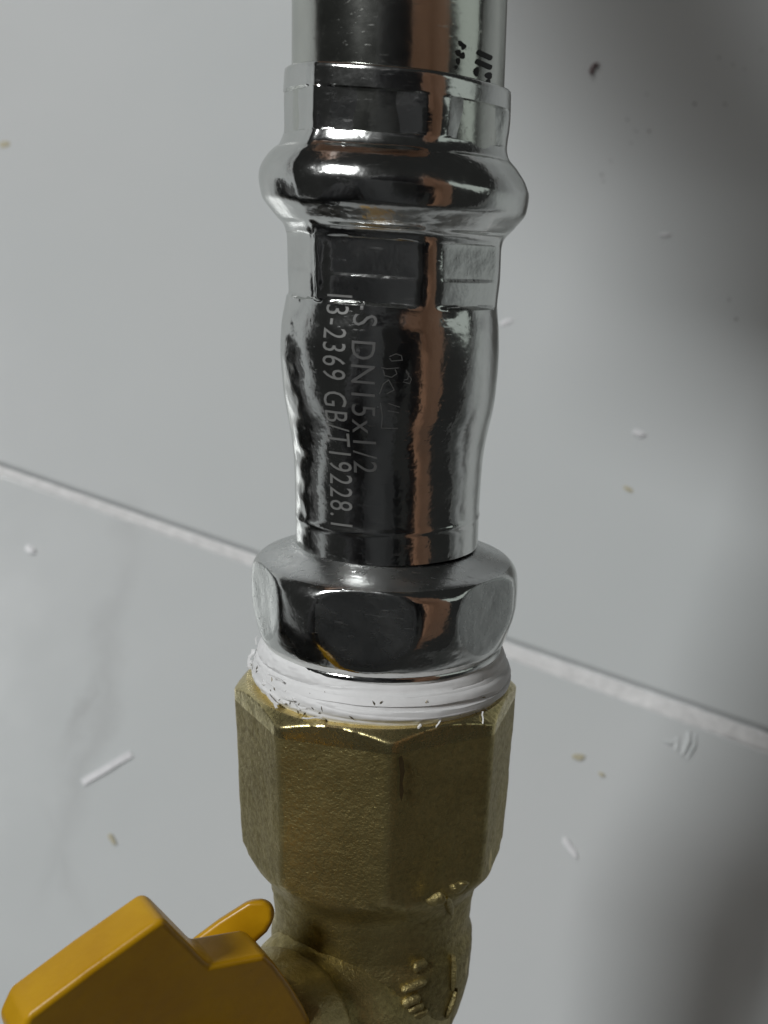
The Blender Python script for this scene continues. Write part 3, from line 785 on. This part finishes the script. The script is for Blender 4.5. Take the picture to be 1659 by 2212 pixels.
# unseen hand round the pipe, its far-side forearm added to shade the tile's right
addtube([unw((-400, 600, 560)), unw((-230, 400, 370)), unw((-125, 258, 240)), unw((-66, 154, 180)), unw((-28, 108, 158))], [48, 42, 34, 28, 22])
for i, z in enumerate((95, 111, 127, 142)):
    rr = (7.6, 8.2, 8.0, 7.0)[i]; g = PR+rr*0.92
    addtube([(px_-30, -14, z), (px_-g*0.9, -g*0.7, z+1), (px_+2, -g*1.05, z+2), (px_+g, -2, z+2), (px_+g*0.45, g*0.9, z+1)], [rr*1.15, rr*1.05, rr, rr*0.95, rr*0.8])
addtube([(px_-38, -4, 97), (px_-22, 16, 93), (px_-4, 20, 89), (px_+10, 15, 87)], [12, 10, 8.5, 7])
# the other forearm comes up beside the phone it holds
P0 = CAM - V*6
def rel(r_, u_, v_): return P0 + R*r_ + U*u_ + V*v_
addtube([rel(190, -360, -160), rel(150, -200, -60), rel(112, -70, 5), rel(88, 20, 12), rel(66, 60, -6)], [44, 38, 30, 27, 20])
for i, u_ in enumerate((70, 50, 30, 12)):
    addtube([rel(80, u_, 0), rel(52, u_, 2), rel(30, u_+2, -14)], [11, 9.5, 7.5])
person = mesh_obj('person', hv, hf, M_SKIN, None, org=W((60, -45, 90)), sharp=0)
tag(person, 'person in a dark jacket leaning over, a bare arm added round the steel pipe to shade the tile', 'person')
rm = person.modifiers.new('remesh', 'REMESH'); rm.mode = 'VOXEL'; rm.voxel_size = 0.003; rm.use_smooth_shade = True
sm_ = person.modifiers.new('smooth', 'SMOOTH'); sm_.iterations = 4; sm_.factor = 0.6
M_CLOTH = plain('dark_cloth', (0.012, 0.012, 0.015), 0.9, 0.0006, 300)
hv, hf = [], []
addtube([rel(-60, -330, -620), rel(-20, -220, -560), rel(0, -40, -500), rel(10, 130, -480), rel(15, 230, -480)], [190, 225, 240, 190, 70])
addtube([rel(190, 60, -480), rel(270, -180, -380), rel(230, -370, -230), rel(186, -350, -150)], [80, 66, 56, 50])
jk = mesh_obj('jacket', hv, hf, M_CLOTH, None, org=person.location, sharp=0); jk.parent = person; jk.location = (0, 0, 0)
rm = jk.modifiers.new('remesh', 'REMESH'); rm.mode = 'VOXEL'; rm.voxel_size = 0.012; rm.use_smooth_shade = True
hv, hf = [], []
addtube([unw((-620, 820, 720)), unw((-500, 700, 640)), unw((-390, 588, 550))], [70, 60, 54])
sl_ = mesh_obj('sleeve', hv, hf, M_CLOTH, None, org=person.location, sharp=50); sl_.parent = person; sl_.location = (0, 0, 0)
# footwear and leg added out of view so the tube's left reflects dark
rings = []
for y_, w_, h_, x_ in ((-240, 22, 52, -185), (-232, 34, 78, -185), (-200, 38, 96, -185), (-150, 37, 92, -186), (-100, 41, 74, -188), (-50, 46, 60, -188), (0, 48, 52, -184), (35, 42, 46, -180), (55, 28, 38, -176), (63, 10, 26, -174)):
    rings.append([Vector(unw((x_+w_*math.copysign(abs(math.cos(a))**0.7, math.cos(a)), y_, h_/2+0.5+h_/2*math.copysign(abs(math.sin(a))**0.75, math.sin(a))))) for a in [2*math.pi*k/28 for k in range(28)]])
v_, f_ = loft(rings, True, True)
sh = mesh_obj('added_shoe', v_, f_, M_SHOE, None, org=person.location, sharp=50); sh.parent = person; sh.location = (0, 0, 0)
hv, hf = [], []
addtube([unw((-185, -195, 80)), unw((-185, -210, 240)), unw((-190, -240, 430))], [44, 60, 75])
tr = mesh_obj('trouser_leg', hv, hf, M_CLOTH, None, org=person.location, sharp=50); tr.parent = person; tr.location = (0, 0, 0)
# the phone behind the lens
M_PHONE = plain('phone_back', (0.07, 0.07, 0.075), 0.3, 0, 50, 0, 0.1, 0.5)
def rbox(name, r0, r1, u0, u1, v0, v1, rad, material, parent):
    pts = []
    for cx_, cy_, a0 in ((r1-rad, u1-rad, 0), (r0+rad, u1-rad, 90), (r0+rad, u0+rad, 180), (r1-rad, u0+rad, 270)):
        for k in range(7): a = math.radians(a0+15*k); pts.append((cx_+rad*math.cos(a), cy_+rad*math.sin(a)))
    return loft([[CAM+R*x+U*y+V*v for x, y in pts] for v in (v0, v1)], True, True)
phone = empty('phone', CAM-V*6, 'dark grey phone held flat above the press fitting', 'phone')
v_, f_ = rbox('body', -66, 14, -142, 18, -11, -3.2, 9, M_PHONE, phone); mesh_obj('body', v_, f_, M_PHONE, phone)
v_, f_ = rbox('camera_bump', -14, 13, -40, 13, -3.2, -1.6, 6, M_BORE, phone); mesh_obj('camera_bump', v_, f_, M_BORE, phone)
for o in bpy.data.objects:
    if '_org' in o: del o['_org']
